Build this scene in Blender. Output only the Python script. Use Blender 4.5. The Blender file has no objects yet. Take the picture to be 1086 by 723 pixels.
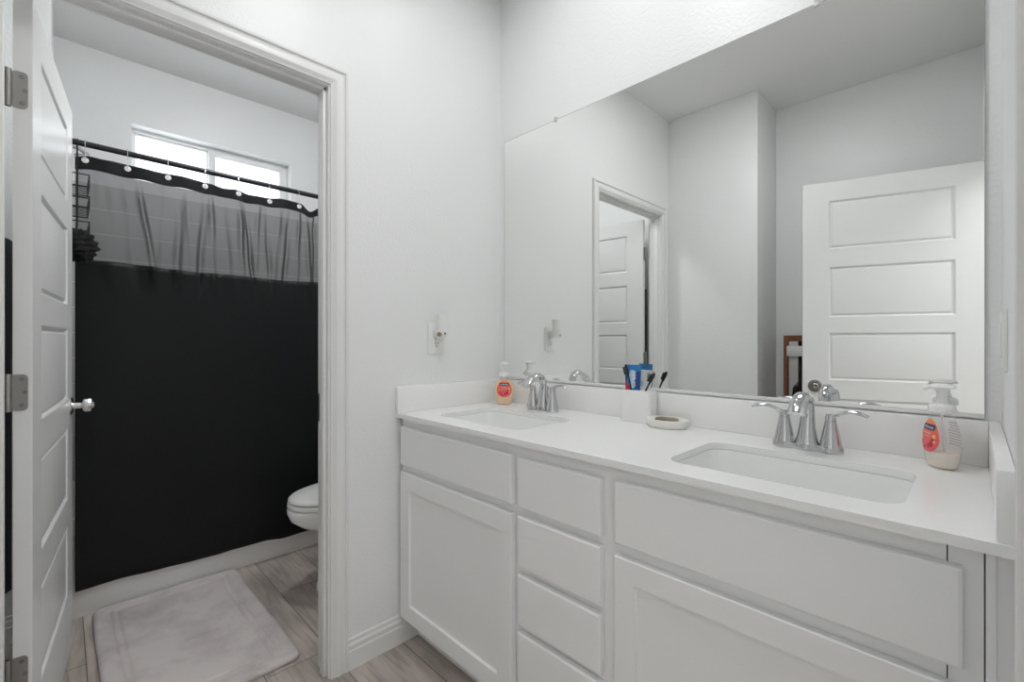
import bpy, bmesh, math, random
from mathutils import Vector, Matrix
R = math.radians
random.seed(7)
SC = bpy.context.scene
COL = SC.collection

# ------------------------------------------------------------------ camera, world, lights, exposure
cam_d = bpy.data.cameras.new('camera'); cam = bpy.data.objects.new('camera', cam_d); COL.objects.link(cam)
cam.location = (1.586, -1.4833, 1.1823)
cam.rotation_euler = (R(90), 0, R(90 - 44.577))
cam_d.sensor_width = 36; cam_d.lens = 484.6 / 1086 * 36
cam_d.shift_y = -0.8 / 1086
cam_d.clip_start = 0.02
SC.camera = cam
SC.view_settings.view_transform = 'Standard'; SC.view_settings.look = 'None'
SC.view_settings.gamma = 1; SC.view_settings.use_curve_mapping = False
SC.view_settings.exposure = 0.68
SC.cycles.max_bounces = 14; SC.cycles.diffuse_bounces = 8; SC.cycles.glossy_bounces = 6
SC.cycles.transparent_max_bounces = 12; SC.cycles.sample_clamp_indirect = 6
SC.cycles.caustics_reflective = True

W = bpy.data.worlds.new('sky'); SC.world = W; W.use_nodes = True
W.node_tree.nodes['Background'].inputs[0].default_value = (0.93, 0.96, 1.0, 1)
W.node_tree.nodes['Background'].inputs[1].default_value = 1.9

DISC_E = 12.0        # flush disc light on the bathroom ceiling and its added fill copy
TOILET_E = 26.0       # added fill dome in the toilet room
def area(name, loc, rot, sx, sy, power, col=(1, 1, 1)):
    l = bpy.data.lights.new(name, 'AREA'); l.shape = 'RECTANGLE'; l.size = sx; l.size_y = sy; l.energy = power; l.color = col
    o = bpy.data.objects.new(name, l); COL.objects.link(o); o.location = loc; o.rotation_euler = rot
    return o
area('hall_fill_light', (2.55, -1.35, 2.68), (0, 0, 0), 1.1, 1.4, 15, (0.985, 0.99, 1.0))  # added area light, unseen, fills the bathroom through the entrance doorway

# ------------------------------------------------------------------ materials
def mat(name, col, rough=0.5, metal=0.0, noise=0.0, nscale=8.0, bump=0.0, bscale=120.0, bdist=0.002, spec=0.5, coat=0.0, stretch=None, emit=None, estr=0.0):
    m = bpy.data.materials.new(name); m.use_nodes = True
    nt = m.node_tree; p = nt.nodes['Principled BSDF']
    p.inputs['Base Color'].default_value = (*col, 1); p.inputs['Roughness'].default_value = rough
    p.inputs['Metallic'].default_value = metal; p.inputs['Specular IOR Level'].default_value = spec
    p.inputs['Coat Weight'].default_value = coat
    if emit:
        p.inputs['Emission Color'].default_value = (*emit, 1); p.inputs['Emission Strength'].default_value = estr
    tc = nt.nodes.new('ShaderNodeTexCoord'); src = tc.outputs['Object']
    if stretch:
        mp = nt.nodes.new('ShaderNodeMapping'); mp.inputs['Scale'].default_value = stretch
        nt.links.new(src, mp.inputs[0]); src = mp.outputs[0]
    if noise:
        n = nt.nodes.new('ShaderNodeTexNoise'); n.inputs['Scale'].default_value = nscale; n.inputs['Detail'].default_value = 4
        nt.links.new(src, n.inputs['Vector'])
        r = nt.nodes.new('ShaderNodeMapRange'); r.inputs[3].default_value = 1 - noise; r.inputs[4].default_value = 1 + noise
        nt.links.new(n.outputs[0], r.inputs[0])
        v = nt.nodes.new('ShaderNodeVectorMath'); v.operation = 'SCALE'; v.inputs[0].default_value = col
        nt.links.new(r.outputs[0], v.inputs['Scale']); nt.links.new(v.outputs[0], p.inputs['Base Color'])
    if bump:
        n2 = nt.nodes.new('ShaderNodeTexNoise'); n2.inputs['Scale'].default_value = bscale; n2.inputs['Detail'].default_value = 2
        nt.links.new(src, n2.inputs['Vector'])
        b = nt.nodes.new('ShaderNodeBump'); b.inputs['Strength'].default_value = bump; b.inputs['Distance'].default_value = bdist
        nt.links.new(n2.outputs[0], b.inputs['Height']); nt.links.new(b.outputs[0], p.inputs['Normal'])
    return m

M = {}
M['wall'] = mat('wall_paint', (0.85, 0.858, 0.855), 0.34, noise=0.012, nscale=3, bump=0.32, bscale=95, bdist=0.0035, spec=0.45)
M['ceiling'] = mat('ceiling_paint', (0.85, 0.85, 0.845), 0.8, bump=0.25, bscale=90, bdist=0.003)
M['trim'] = mat('trim_paint', (0.80, 0.80, 0.79), 0.32, noise=0.01, nscale=5)
M['door'] = mat('door_paint', (0.80, 0.80, 0.795), 0.34, noise=0.012, nscale=4, bump=0.05, bscale=40, stretch=(1, 1, 0.12))
M['cab'] = mat('cabinet_paint', (0.87, 0.875, 0.87), 0.4, noise=0.012, nscale=4)
M['quartz'] = mat('white_quartz', (0.90, 0.90, 0.89), 0.2, noise=0.012, nscale=60)
M['ceramic'] = mat('white_ceramic', (0.87, 0.875, 0.86), 0.12, noise=0.006, nscale=6)
M['stoneware'] = mat('white_stoneware', (0.86, 0.86, 0.85), 0.35, noise=0.05, nscale=25)
M['dish'] = mat('cream_stoneware', (0.86, 0.845, 0.80), 0.4, noise=0.03, nscale=30)
M['soapbar'] = mat('brown_soap', (0.20, 0.165, 0.11), 0.35, noise=0.5, nscale=40, bump=0.2, bscale=60)
M['chrome'] = mat('chrome', (0.58, 0.58, 0.59), 0.06, 1.0, noise=0.02)
M['nickel'] = mat('satin_nickel', (0.38, 0.37, 0.355), 0.3, 1.0, noise=0.05, nscale=30)
M['dark_nickel'] = mat('dark_nickel', (0.30, 0.285, 0.26), 0.28, 1.0, noise=0.08, nscale=60)
M['steel'] = mat('bright_knob_metal', (0.82, 0.81, 0.81), 0.2, 1.0, noise=0.02)
M['black_cloth'] = mat('black_polyester', (0.0065, 0.0075, 0.008), 0.5, noise=0.2, nscale=5, bump=0.1, bscale=300, bdist=0.0008, spec=0.25)
M['black_plastic'] = mat('black_plastic', (0.012, 0.012, 0.013), 0.35, noise=0.1)
M['black_metal'] = mat('black_metal', (0.02, 0.02, 0.022), 0.35, 0.3, noise=0.1)
M['rod'] = mat('dark_rod_metal', (0.035, 0.035, 0.04), 0.3, 0.6, noise=0.1)
M['tub'] = mat('tub_acrylic', (0.84, 0.83, 0.81), 0.2, noise=0.008)
M['white_plastic'] = mat('white_plastic', (0.84, 0.84, 0.82), 0.3, noise=0.01)
M['pump'] = mat('pump_plastic', (0.88, 0.88, 0.87), 0.35, noise=0.01)
M['brass'] = mat('aged_brass_contact', (0.40, 0.30, 0.15), 0.35, 0.5, noise=0.3, nscale=90)
M['dark'] = mat('dark_slot', (0.03, 0.028, 0.025), 0.6, noise=0.1)
M['channel'] = mat('bright_channel', (0.82, 0.82, 0.82), 0.25, 0.2, noise=0.02)
M['wood'] = mat('reddish_brown_wood', (0.24, 0.085, 0.038), 0.45, noise=0.5, nscale=14, stretch=(6, 6, 0.8))
M['greyboard'] = mat('grey_board', (0.62, 0.60, 0.57), 0.6, noise=0.05)
M['vinyl'] = mat('window_vinyl', (0.85, 0.86, 0.86), 0.35, noise=0.01)
M['towel'] = mat('dark_towel', (0.012, 0.012, 0.013), 0.95, noise=0.3, nscale=40, bump=0.5, bscale=400)
M['caulk'] = mat('grey_seam', (0.35, 0.34, 0.33), 0.6, noise=0.1)

# mirror
m = bpy.data.materials.new('silvered_mirror'); m.use_nodes = True; nt = m.node_tree; nt.nodes.clear()
o_ = nt.nodes.new('ShaderNodeOutputMaterial'); g_ = nt.nodes.new('ShaderNodeBsdfGlossy'); g_.inputs['Color'].default_value = (0.90, 0.915, 0.90, 1); g_.inputs['Roughness'].default_value = 0.0
nt.links.new(g_.outputs[0], o_.inputs[0]); M['mirror'] = m

# wood-look plank floor, boards along x
def plank_floor():
    m = bpy.data.materials.new('wood_look_planks'); m.use_nodes = True; nt = m.node_tree; N = nt.nodes; L = nt.links
    p = N['Principled BSDF']; p.inputs['Roughness'].default_value = 0.38
    tc = N.new('ShaderNodeTexCoord')
    mp = N.new('ShaderNodeMapping'); mp.inputs['Location'].default_value = (0.155, 0.755, 0)
    L.new(tc.outputs['Object'], mp.inputs[0])
    b = N.new('ShaderNodeTexBrick'); b.inputs['Scale'].default_value = 1; b.inputs['Brick Width'].default_value = 1.2
    b.inputs['Row Height'].default_value = 0.2215; b.inputs['Mortar Size'].default_value = 0.0016; b.inputs['Mortar Smooth'].default_value = 0.1
    b.offset = 0.45; b.offset_frequency = 2
    b.inputs['Color1'].default_value = (0.30, 0.30, 0.30, 1); b.inputs['Color2'].default_value = (1, 1, 1, 1); b.inputs['Mortar'].default_value = (0, 0, 0, 1)
    L.new(mp.outputs[0], b.inputs['Vector'])
    # every board its own grain: shift the grain coordinates by the board value
    vm = N.new('ShaderNodeVectorMath'); vm.operation = 'MULTIPLY_ADD'; vm.inputs[1].default_value = (7.3, 3.1, 5.7)
    L.new(b.outputs['Color'], vm.inputs[0]); L.new(mp.outputs[0], vm.inputs[2])
    m2 = N.new('ShaderNodeMapping'); m2.inputs['Scale'].default_value = (2.2, 26, 1); L.new(vm.outputs[0], m2.inputs[0])
    n = N.new('ShaderNodeTexNoise'); n.inputs['Scale'].default_value = 1.6; n.inputs['Detail'].default_value = 7; n.inputs['Distortion'].default_value = 0.9
    L.new(m2.outputs[0], n.inputs['Vector'])
    cr = N.new('ShaderNodeValToRGB'); L.new(n.outputs[0], cr.inputs[0])
    e = cr.color_ramp.elements; e[0].position = 0.32; e[0].color = (0.34, 0.295, 0.262, 1); e[1].position = 0.66; e[1].color = (0.52, 0.46, 0.418, 1)
    k = e.new(0.5); k.color = (0.46, 0.403, 0.363, 1)
    m3 = N.new('ShaderNodeMapping'); m3.inputs['Scale'].default_value = (1.6, 5, 1); L.new(vm.outputs[0], m3.inputs[0])
    n3 = N.new('ShaderNodeTexNoise'); n3.inputs['Scale'].default_value = 2.0; n3.inputs['Detail'].default_value = 3; L.new(m3.outputs[0], n3.inputs['Vector'])
    r = N.new('ShaderNodeMapRange'); r.inputs[1].default_value = 0.3; r.inputs[2].default_value = 0.7; r.inputs[3].default_value = 0.72; r.inputs[4].default_value = 1.22; L.new(n3.outputs[0], r.inputs[0])
    br = N.new('ShaderNodeMapRange'); br.inputs[3].default_value = 0.86; br.inputs[4].default_value = 1.12; L.new(b.outputs['Color'], br.inputs[0])
    mu = N.new('ShaderNodeMath'); mu.operation = 'MULTIPLY'; L.new(r.outputs[0], mu.inputs[0]); L.new(br.outputs[0], mu.inputs[1])
    s = N.new('ShaderNodeVectorMath'); s.operation = 'SCALE'; L.new(cr.outputs[0], s.inputs[0]); L.new(mu.outputs[0], s.inputs['Scale'])
    mx = N.new('ShaderNodeMix'); mx.data_type = 'RGBA'; L.new(b.outputs['Fac'], mx.inputs['Factor']); L.new(s.outputs[0], mx.inputs['A']); mx.inputs['B'].default_value = (0.12, 0.10, 0.09, 1)
    L.new(mx.outputs['Result'], p.inputs['Base Color'])
    bu = N.new('ShaderNodeBump'); bu.inputs['Strength'].default_value = 0.15; bu.inputs['Distance'].default_value = 0.001; L.new(n.outputs[0], bu.inputs['Height']); L.new(bu.outputs[0], p.inputs['Normal'])
    return m
M['floor'] = plank_floor()

# large wall tile in the tub alcove
def tile_mat():
    m = bpy.data.materials.new('pale_wall_tile'); m.use_nodes = True; nt = m.node_tree; N = nt.nodes; L = nt.links
    p = N['Principled BSDF']; p.inputs['Roughness'].default_value = 0.2
    tc = N.new('ShaderNodeTexCoord'); se = N.new('ShaderNodeSeparateXYZ'); L.new(tc.outputs['Object'], se.inputs[0])
    ad = N.new('ShaderNodeMath'); L.new(se.outputs[0], ad.inputs[0]); L.new(se.outputs[1], ad.inputs[1])
    cb = N.new('ShaderNodeCombineXYZ'); L.new(ad.outputs[0], cb.inputs[0])
    zz = N.new('ShaderNodeMath'); zz.inputs[1].default_value = -2.045; L.new(se.outputs[2], zz.inputs[0]); L.new(zz.outputs[0], cb.inputs[1])
    b = N.new('ShaderNodeTexBrick'); b.inputs['Scale'].default_value = 1; b.inputs['Brick Width'].default_value = 3.2; b.inputs['Row Height'].default_value = 0.137
    b.inputs['Mortar Size'].default_value = 0.003; b.inputs['Mortar Smooth'].default_value = 0.2
    b.inputs['Color1'].default_value = (0.66, 0.66, 0.65, 1); b.inputs['Color2'].default_value = (0.64, 0.64, 0.63, 1); b.inputs['Mortar'].default_value = (0.86, 0.86, 0.85, 1)
    L.new(cb.outputs[0], b.inputs['Vector']); L.new(b.outputs['Color'], p.inputs['Base Color'])
    return m
M['tile'] = tile_mat()

# sheer grey voile: looks denser where the cloth turns edge-on
def sheer_mat():
    m = bpy.data.materials.new('grey_sheer_voile'); m.use_nodes = True; nt = m.node_tree; N = nt.nodes; L = nt.links; N.clear()
    o = N.new('ShaderNodeOutputMaterial'); t = N.new('ShaderNodeBsdfTransparent'); t.inputs[0].default_value = (0.92, 0.92, 0.93, 1)
    d = N.new('ShaderNodeBsdfDiffuse'); d.inputs[0].default_value = (0.10, 0.10, 0.105, 1)
    tl = N.new('ShaderNodeBsdfTranslucent'); tl.inputs[0].default_value = (0.10, 0.10, 0.105, 1)
    a = N.new('ShaderNodeMixShader'); a.inputs[0].default_value = 0.5; L.new(d.outputs[0], a.inputs[1]); L.new(tl.outputs[0], a.inputs[2])
    lw = N.new('ShaderNodeLayerWeight'); lw.inputs[0].default_value = 0.5
    mr = N.new('ShaderNodeMapRange'); mr.inputs[1].default_value = 0.06; mr.inputs[2].default_value = 0.55; mr.inputs[3].default_value = 0.54; mr.inputs[4].default_value = 0.99
    L.new(lw.outputs['Facing'], mr.inputs[0])
    mx = N.new('ShaderNodeMixShader'); L.new(mr.outputs[0], mx.inputs[0]); L.new(t.outputs[0], mx.inputs[1]); L.new(a.outputs[0], mx.inputs[2])
    L.new(mx.outputs[0], o.inputs[0]); return m
M['sheer'] = sheer_mat()

def clear_mat(name, col, diff=0.12, dcol=(0.8, 0.8, 0.8)):
    m = bpy.data.materials.new(name); m.use_nodes = True; nt = m.node_tree; N = nt.nodes; L = nt.links; N.clear()
    o = N.new('ShaderNodeOutputMaterial'); t = N.new('ShaderNodeBsdfTransparent'); t.inputs[0].default_value = (*col, 1)
    g = N.new('ShaderNodeBsdfGlossy'); g.inputs['Roughness'].default_value = 0.08
    d = N.new('ShaderNodeBsdfDiffuse'); d.inputs[0].default_value = (*dcol, 1)
    lw = N.new('ShaderNodeLayerWeight'); lw.inputs[0].default_value = 0.3; f = N.new('ShaderNodeMath'); f.operation = 'MULTIPLY'; f.inputs[1].default_value = 0.35; L.new(lw.outputs['Facing'], f.inputs[0])
    a = N.new('ShaderNodeMixShader'); a.inputs[0].default_value = diff; L.new(t.outputs[0], a.inputs[1]); L.new(d.outputs[0], a.inputs[2])
    b = N.new('ShaderNodeMixShader'); L.new(f.outputs[0], b.inputs[0]); L.new(a.outputs[0], b.inputs[1]); L.new(g.outputs[0], b.inputs[2])
    L.new(b.outputs[0], o.inputs[0]); return m
M['clear'] = clear_mat('clear_bottle_plastic', (0.995, 0.995, 0.995), 0.07, (0.9, 0.9, 0.9))
M['clip'] = clear_mat('clear_clip_plastic', (0.97, 0.97, 0.97), 0.6, (0.85, 0.85, 0.85))
def frosted():
    m = bpy.data.materials.new('frosted_window_glass'); m.use_nodes = True; nt = m.node_tree; N = nt.nodes; L_ = nt.links; N.clear()
    o = N.new('ShaderNodeOutputMaterial'); t = N.new('ShaderNodeBsdfTransparent'); t.inputs[0].default_value = (.97, .98, .98, 1)
    d = N.new('ShaderNodeBsdfTranslucent'); d.inputs[0].default_value = (.95, .96, .96, 1)
    n = N.new('ShaderNodeTexNoise'); n.inputs['Scale'].default_value = 70; tc = N.new('ShaderNodeTexCoord'); L_.new(tc.outputs['Object'], n.inputs['Vector'])
    r = N.new('ShaderNodeMapRange'); r.inputs[3].default_value = .55; r.inputs[4].default_value = .95; L_.new(n.outputs[0], r.inputs[0])
    a = N.new('ShaderNodeMixShader'); L_.new(r.outputs[0], a.inputs[0]); L_.new(t.outputs[0], a.inputs[1]); L_.new(d.outputs[0], a.inputs[2]); L_.new(a.outputs[0], o.inputs[0]); return m
M['pane'] = frosted()
M['milky'] = mat('milky_soap', (0.84, 0.77, 0.66), 0.3, noise=0.03)
M['peach'] = mat('peach_soap', (0.92, 0.66, 0.42), 0.25, noise=0.04)
M['navy'] = mat('navy_print', (0.035, 0.03, 0.13), 0.4, noise=0.05)
M['white_print'] = mat('white_print', (0.9, 0.9, 0.9), 0.4, noise=0.01)
M['grey_print'] = mat('grey_print', (0.33, 0.34, 0.35), 0.5, noise=0.05)
M['red_print'] = mat('berry_red_print', (0.62, 0.02, 0.045), 0.35, noise=0.15, nscale=200)
M['yellow_print'] = mat('yellow_green_print', (0.85, 0.62, 0.18), 0.4, noise=0.1, nscale=150)
M['tube_blue'] = mat('toothpaste_blue', (0.03, 0.20, 0.50), 0.3, noise=0.15, nscale=40)
M['tube_deep'] = mat('toothpaste_deep_blue', (0.02, 0.06, 0.22), 0.3, noise=0.1, nscale=60)
M['tube_red'] = mat('toothpaste_red', (0.70, 0.015, 0.07), 0.3, noise=0.05)
M['tube_light'] = mat('toothpaste_pale_blue', (0.45, 0.66, 0.82), 0.3, noise=0.1, nscale=60)

def label_mat():
    m = bpy.data.materials.new('coral_label_print'); m.use_nodes = True; nt = m.node_tree; N = nt.nodes; L = nt.links
    p = N['Principled BSDF']; p.inputs['Roughness'].default_value = 0.4
    tc = N.new('ShaderNodeTexCoord'); se = N.new('ShaderNodeSeparateXYZ'); L.new(tc.outputs['Object'], se.inputs[0])
    r = N.new('ShaderNodeMapRange'); r.inputs[1].default_value = 0.04; r.inputs[2].default_value = 0.105; L.new(se.outputs[2], r.inputs[0])
    cr = N.new('ShaderNodeValToRGB'); L.new(r.outputs[0], cr.inputs[0])
    e = cr.color_ramp.elements; e[0].position = 0.0; e[0].color = (0.86, 0.12, 0.16, 1); e[1].position = 1.0; e[1].color = (0.93, 0.30, 0.10, 1)
    k = e.new(0.55); k.color = (0.88, 0.16, 0.13, 1)
    n = N.new('ShaderNodeTexNoise'); n.inputs['Scale'].default_value = 90; L.new(tc.outputs['Object'], n.inputs['Vector'])
    s = N.new('ShaderNodeVectorMath'); s.operation = 'SCALE'; mr = N.new('ShaderNodeMapRange'); mr.inputs[3].default_value = 0.85; mr.inputs[4].default_value = 1.15
    L.new(n.outputs[0], mr.inputs[0]); L.new(cr.outputs[0], s.inputs[0]); L.new(mr.outputs[0], s.inputs['Scale'])
    L.new(s.outputs[0], p.inputs['Base Color']); return m
M['label'] = label_mat()

def mat_rug():
    m = mat('grey_plush', (0.47, 0.425, 0.41), 0.95, spec=0.1); nt = m.node_tree; N = nt.nodes; L = nt.links; p = N['Principled BSDF']
    p.inputs['Sheen Weight'].default_value = 0.3
    tc = N.new('ShaderNodeTexCoord'); n = N.new('ShaderNodeTexNoise'); n.inputs['Scale'].default_value = 5.0; n.inputs['Detail'].default_value = 9; n.inputs['Roughness'].default_value = 0.65; n.inputs['Distortion'].default_value = 0.25
    L.new(tc.outputs['Object'], n.inputs['Vector'])
    cr = N.new('ShaderNodeValToRGB'); e = cr.color_ramp.elements
    e[0].position = 0.34; e[0].color = (0.55, 0.50, 0.487, 1); e[1].position = 0.56; e[1].color = (0.74, 0.685, 0.67, 1)
    L.new(n.outputs[0], cr.inputs[0]); L.new(cr.outputs[0], p.inputs['Base Color'])
    n2 = N.new('ShaderNodeTexNoise'); n2.inputs['Scale'].default_value = 500; L.new(tc.outputs['Object'], n2.inputs['Vector'])
    ad = N.new('ShaderNodeMath'); ad.operation = 'MULTIPLY_ADD'; ad.inputs[1].default_value = 3.0; L.new(n.outputs[0], ad.inputs[0]); L.new(n2.outputs[0], ad.inputs[2])
    b = N.new('ShaderNodeBump'); b.inputs['Strength'].default_value = 0.8; b.inputs['Distance'].default_value = 0.005; L.new(ad.outputs[0], b.inputs['Height']); L.new(b.outputs[0], p.inputs['Normal'])
    return m
M['rug'] = mat_rug()
M['glow'] = mat('lit_frosted_glass', (0.9, 0.9, 0.88), 0.4, noise=0.01, emit=(0.98, 0.985, 1.0), estr=DISC_E)
M['dome'] = mat('lit_dome', (0.9, 0.9, 0.88), 0.4, noise=0.01, emit=(0.98, 0.99, 1.0), estr=TOILET_E)

# ------------------------------------------------------------------ mesh helpers
class MB:
    def __init__(s): s.b = bmesh.new()
    def box(s, x0, x1, y0, y1, z0, z1, bev=0.0, seg=2, mtx=None):
        g = bmesh.ops.create_cube(s.b, size=1); vs = g['verts']
        sx, sy, sz = abs(x1 - x0), abs(y1 - y0), abs(z1 - z0); c = Vector(((x0 + x1) / 2, (y0 + y1) / 2, (z0 + z1) / 2))
        for v in vs: v.co = Vector((v.co.x * sx, v.co.y * sy, v.co.z * sz)) + c
        if bev:
            es = list({e for v in vs for e in v.link_edges})
            r = bmesh.ops.bevel(s.b, geom=es, offset=min(bev, sx * .45, sy * .45, sz * .45), segments=seg, affect='EDGES', profile=0.5)
            vs = list({v for v in vs if v.is_valid} | {v for v in r['verts'] if v.is_valid})
        if mtx: bmesh.ops.transform(s.b, matrix=mtx, verts=vs)
        return s
    def loft(s, rings, cap0=True, cap1=True, close=True):
        V = [[s.b.verts.new(p) for p in r] for r in rings]; n = len(V[0])
        for a, b in zip(V, V[1:]):
            for i in range(n if close else n - 1):
                j = (i + 1) % n
                try: s.b.faces.new((a[i], a[j], b[j], b[i]))
                except ValueError: pass
        if cap0: s.b.faces.new(list(reversed(V[0])))
        if cap1: s.b.faces.new(V[-1])
        return s
    def lathe(s, prof, c=(0, 0, 0), axis='Z', n=24, sx=1.0, sy=1.0, mtx=None):
        rings = []
        for r, h in prof:
            ring = []
            for i in range(n):
                a = 2 * math.pi * i / n; p = Vector((r * sx * math.cos(a), r * sy * math.sin(a), h))
                if axis == 'X': p = Vector((p.z, p.x, p.y))
                if axis == 'Y': p = Vector((p.y, p.z, p.x))
                if mtx: p = mtx @ p
                ring.append(p + Vector(c))
            rings.append(ring)
        return s.loft(rings)
    def tube(s, pts, r, n=10, flat=None, caps=True):
        P = [Vector(p) for p in pts]; rings = []
        up = None
        for i, p in enumerate(P):
            t = (P[min(i + 1, len(P) - 1)] - P[max(i - 1, 0)]).normalized()
            if up is None:
                up = Vector((0, 0, 1)) if abs(t.z) < 0.9 else Vector((0, 1, 0))
            a = t.cross(up)
            if a.length < 1e-6: a = t.cross(Vector((1, 0, 0)))
            a.normalize(); bb = a.cross(t).normalized(); up = bb
            rr = r[i] if isinstance(r, (list, tuple)) else r
            ra, rb = (rr, rr) if flat is None else (rr * flat[0], rr * flat[1])
            rings.append([p + a * ra * math.cos(2 * math.pi * k / n) + bb * rb * math.sin(2 * math.pi * k / n) for k in range(n)])
        return s.loft(rings, caps, caps)
    def prism(s, pts2, lo, hi, f):
        """pts2 outline, f(u, v, w) -> xyz, extruded from w=lo to hi"""
        return s.loft([[f(u, v, lo) for u, v in pts2], [f(u, v, hi) for u, v in pts2]])
    def grid(s, nu, nv, f, closed=False):
        V = [[s.b.verts.new(f(i / nu, j / nv)) for i in range(nu + 1)] for j in range(nv + 1)]
        for j in range(nv):
            for i in range(nu): s.b.faces.new((V[j][i], V[j][i + 1], V[j + 1][i + 1], V[j + 1][i]))
        return s
    def build(s, name, m, parent=None, smooth=35, **tags):
        bmesh.ops.recalc_face_normals(s.b, faces=s.b.faces)
        me = bpy.data.meshes.new(name); s.b.to_mesh(me); s.b.free()
        me.materials.append(M[m] if isinstance(m, str) else m)
        if smooth:
            for p in me.polygons: p.use_smooth = True
            me.set_sharp_from_angle(angle=R(smooth))
        o = bpy.data.objects.new(name, me); COL.objects.link(o)
        if parent:
            o.parent = parent
        for k, v in tags.items(): o[k] = v
        return o

def thing(name, label, cat, loc=(0, 0, 0), rz=0.0, group=None):
    o = bpy.data.objects.new(name, None); COL.objects.link(o); o.location = loc; o.rotation_euler = (0, 0, rz); o.empty_display_size = 0.05
    o['label'] = label; o['category'] = cat
    if group: o['group'] = group
    return o
def struct_empty(name, loc=(0, 0, 0), rz=0.0, label=None):
    o = bpy.data.objects.new(name, None); COL.objects.link(o); o.location = loc; o.rotation_euler = (0, 0, rz); o.empty_display_size = 0.05; o['kind'] = 'structure'
    if label: o['label'] = label
    return o
def copy_tree(src, parent=None):
    c = src.copy(); COL.objects.link(c)
    if parent is not None: c.parent = parent
    for ch in list(src.children): copy_tree(ch, c)
    return c
def S(name, mb, m, label=None, **k):
    o = mb.build(name, m, **k); o['kind'] = 'structure'
    if label: o['label'] = label
    return o
def rrect(x0, x1, y0, y1, r, n=6):
    pts = []
    for cx_, cy_, a0 in ((x1 - r, y1 - r, 0), (x0 + r, y1 - r, 90), (x0 + r, y0 + r, 180), (x1 - r, y0 + r, 270)):
        for i in range(n + 1):
            a = R(a0 + 90 * i / n); pts.append((cx_ + r * math.cos(a), cy_ + r * math.sin(a)))
    return pts
def text_mesh(txt, size, align='CENTER'):
    cu = bpy.data.curves.new('lettering', 'FONT'); cu.body = txt; cu.size = size; cu.align_x = align; cu.align_y = 'CENTER'; cu.resolution_u = 3
    ob = bpy.data.objects.new('lettering', cu); COL.objects.link(ob)
    dg = bpy.context.evaluated_depsgraph_get(); dg.update()
    me = bpy.data.meshes.new_from_object(ob.evaluated_get(dg)); bpy.data.objects.remove(ob)
    return me

# ------------------------------------------------------------------ room constants
L = 1.6261          # inner width of the bathroom along the vanity
CZ = 2.79           # ceiling
WT = 0.09           # thickness of the wall with the toilet-room doorway
YB = -1.71          # short wall opposite the mirror
YR = -2.10          # back of the recess behind the entrance door
XR = 0.603          # recess corner
XF = -1.83          # far wall of the tub alcove
TY0, TY1 = -1.515, 0.012   # tub alcove along y

# floor and ceiling
S('floor', MB().box(-2.0, 3.5, -3.2, 0.6, -0.06, 0.0), 'floor', smooth=0)
S('ceiling', MB().box(-2.0, 3.5, -3.2, 0.6, CZ, CZ + 0.06), 'ceiling', smooth=0)
# wall with the doorway to the toilet room
DY0, DY1, DZ = -1.589, -0.82, 2.07
b = MB(); b.box(-WT, 0, DY1 + 0.018, 0.0, 0, CZ); b.box(-WT, 0, -2.2, DY0 - 0.018, 0, CZ); b.box(-WT, 0, DY0 - 0.018, DY1 + 0.018, DZ + 0.018, CZ)
S('wall_left', b, 'wall', smooth=0)
S('wall_back', MB().box(-WT, L + 0.12, 0.0, 0.1, 0, CZ), 'wall', smooth=0)
# wall on the right with the entrance doorway
EY0, EY1 = -1.855, -1.0
b = MB(); b.box(L, L + 0.115, EY1 + 0.018, 0, 0, CZ); b.box(L, L + 0.115, -2.2, EY0 - 0.018, 0, CZ); b.box(L, L + 0.115, EY0 - 0.018, EY1 + 0.018, DZ + 0.018, CZ)
S('wall_right', b, 'wall', smooth=0)
b = MB(); b.box(0, XR, -2.2, YB, 0, CZ, 0.004)
S('wall_opposite', b, 'wall')
S('wall_recess', MB().box(XR, L, -2.2, YR, 0, CZ), 'wall', smooth=0)
# toilet room shell
WY0, WY1, WZ0, WZ1 = -1.200, -0.324, 2.11, 2.434
b = MB(); t = XF - 0.13
b.box(t, XF, -1.85, WY0, 0, CZ); b.box(t, XF, WY1, 0.1, 0, CZ); b.box(t, XF, WY0, WY1, 0, WZ0); b.box(t, XF, WY0, WY1, WZ1, CZ)
S('wall_window', b, 'wall', smooth=0)
S('wall_toilet', MB().box(XF, -WT, TY1, 0.1, 0, CZ), 'wall', smooth=0)
b = MB(); b.box(-1.06, -WT, -1.85, YB, 0, CZ); b.box(XF, -1.06, -1.85, TY0, 0, CZ)
S('wall_behind_door', b, 'wall', smooth=0)
b = MB(); b.box(XF, XF + 0.008, TY0, TY1, 0.4, 2.045); b.box(XF + 0.008, -1.075, TY0, TY0 + 0.008, 0.4, 2.045); b.box(XF + 0.008, -1.075, TY1 - 0.008, TY1, 0.4, 2.045)
S('wall_tile', b, 'tile', smooth=0)
# hallway outside the entrance door
b = MB(); b.box(3.4, 3.5, -3.2, 0.6, 0, CZ); b.box(L + 0.115, 3.4, -3.2, -3.1, 0, CZ); b.box(L + 0.115, 3.4, 0.5, 0.6, 0, CZ)
S('wall_hall', b, 'wall', smooth=0)

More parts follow.
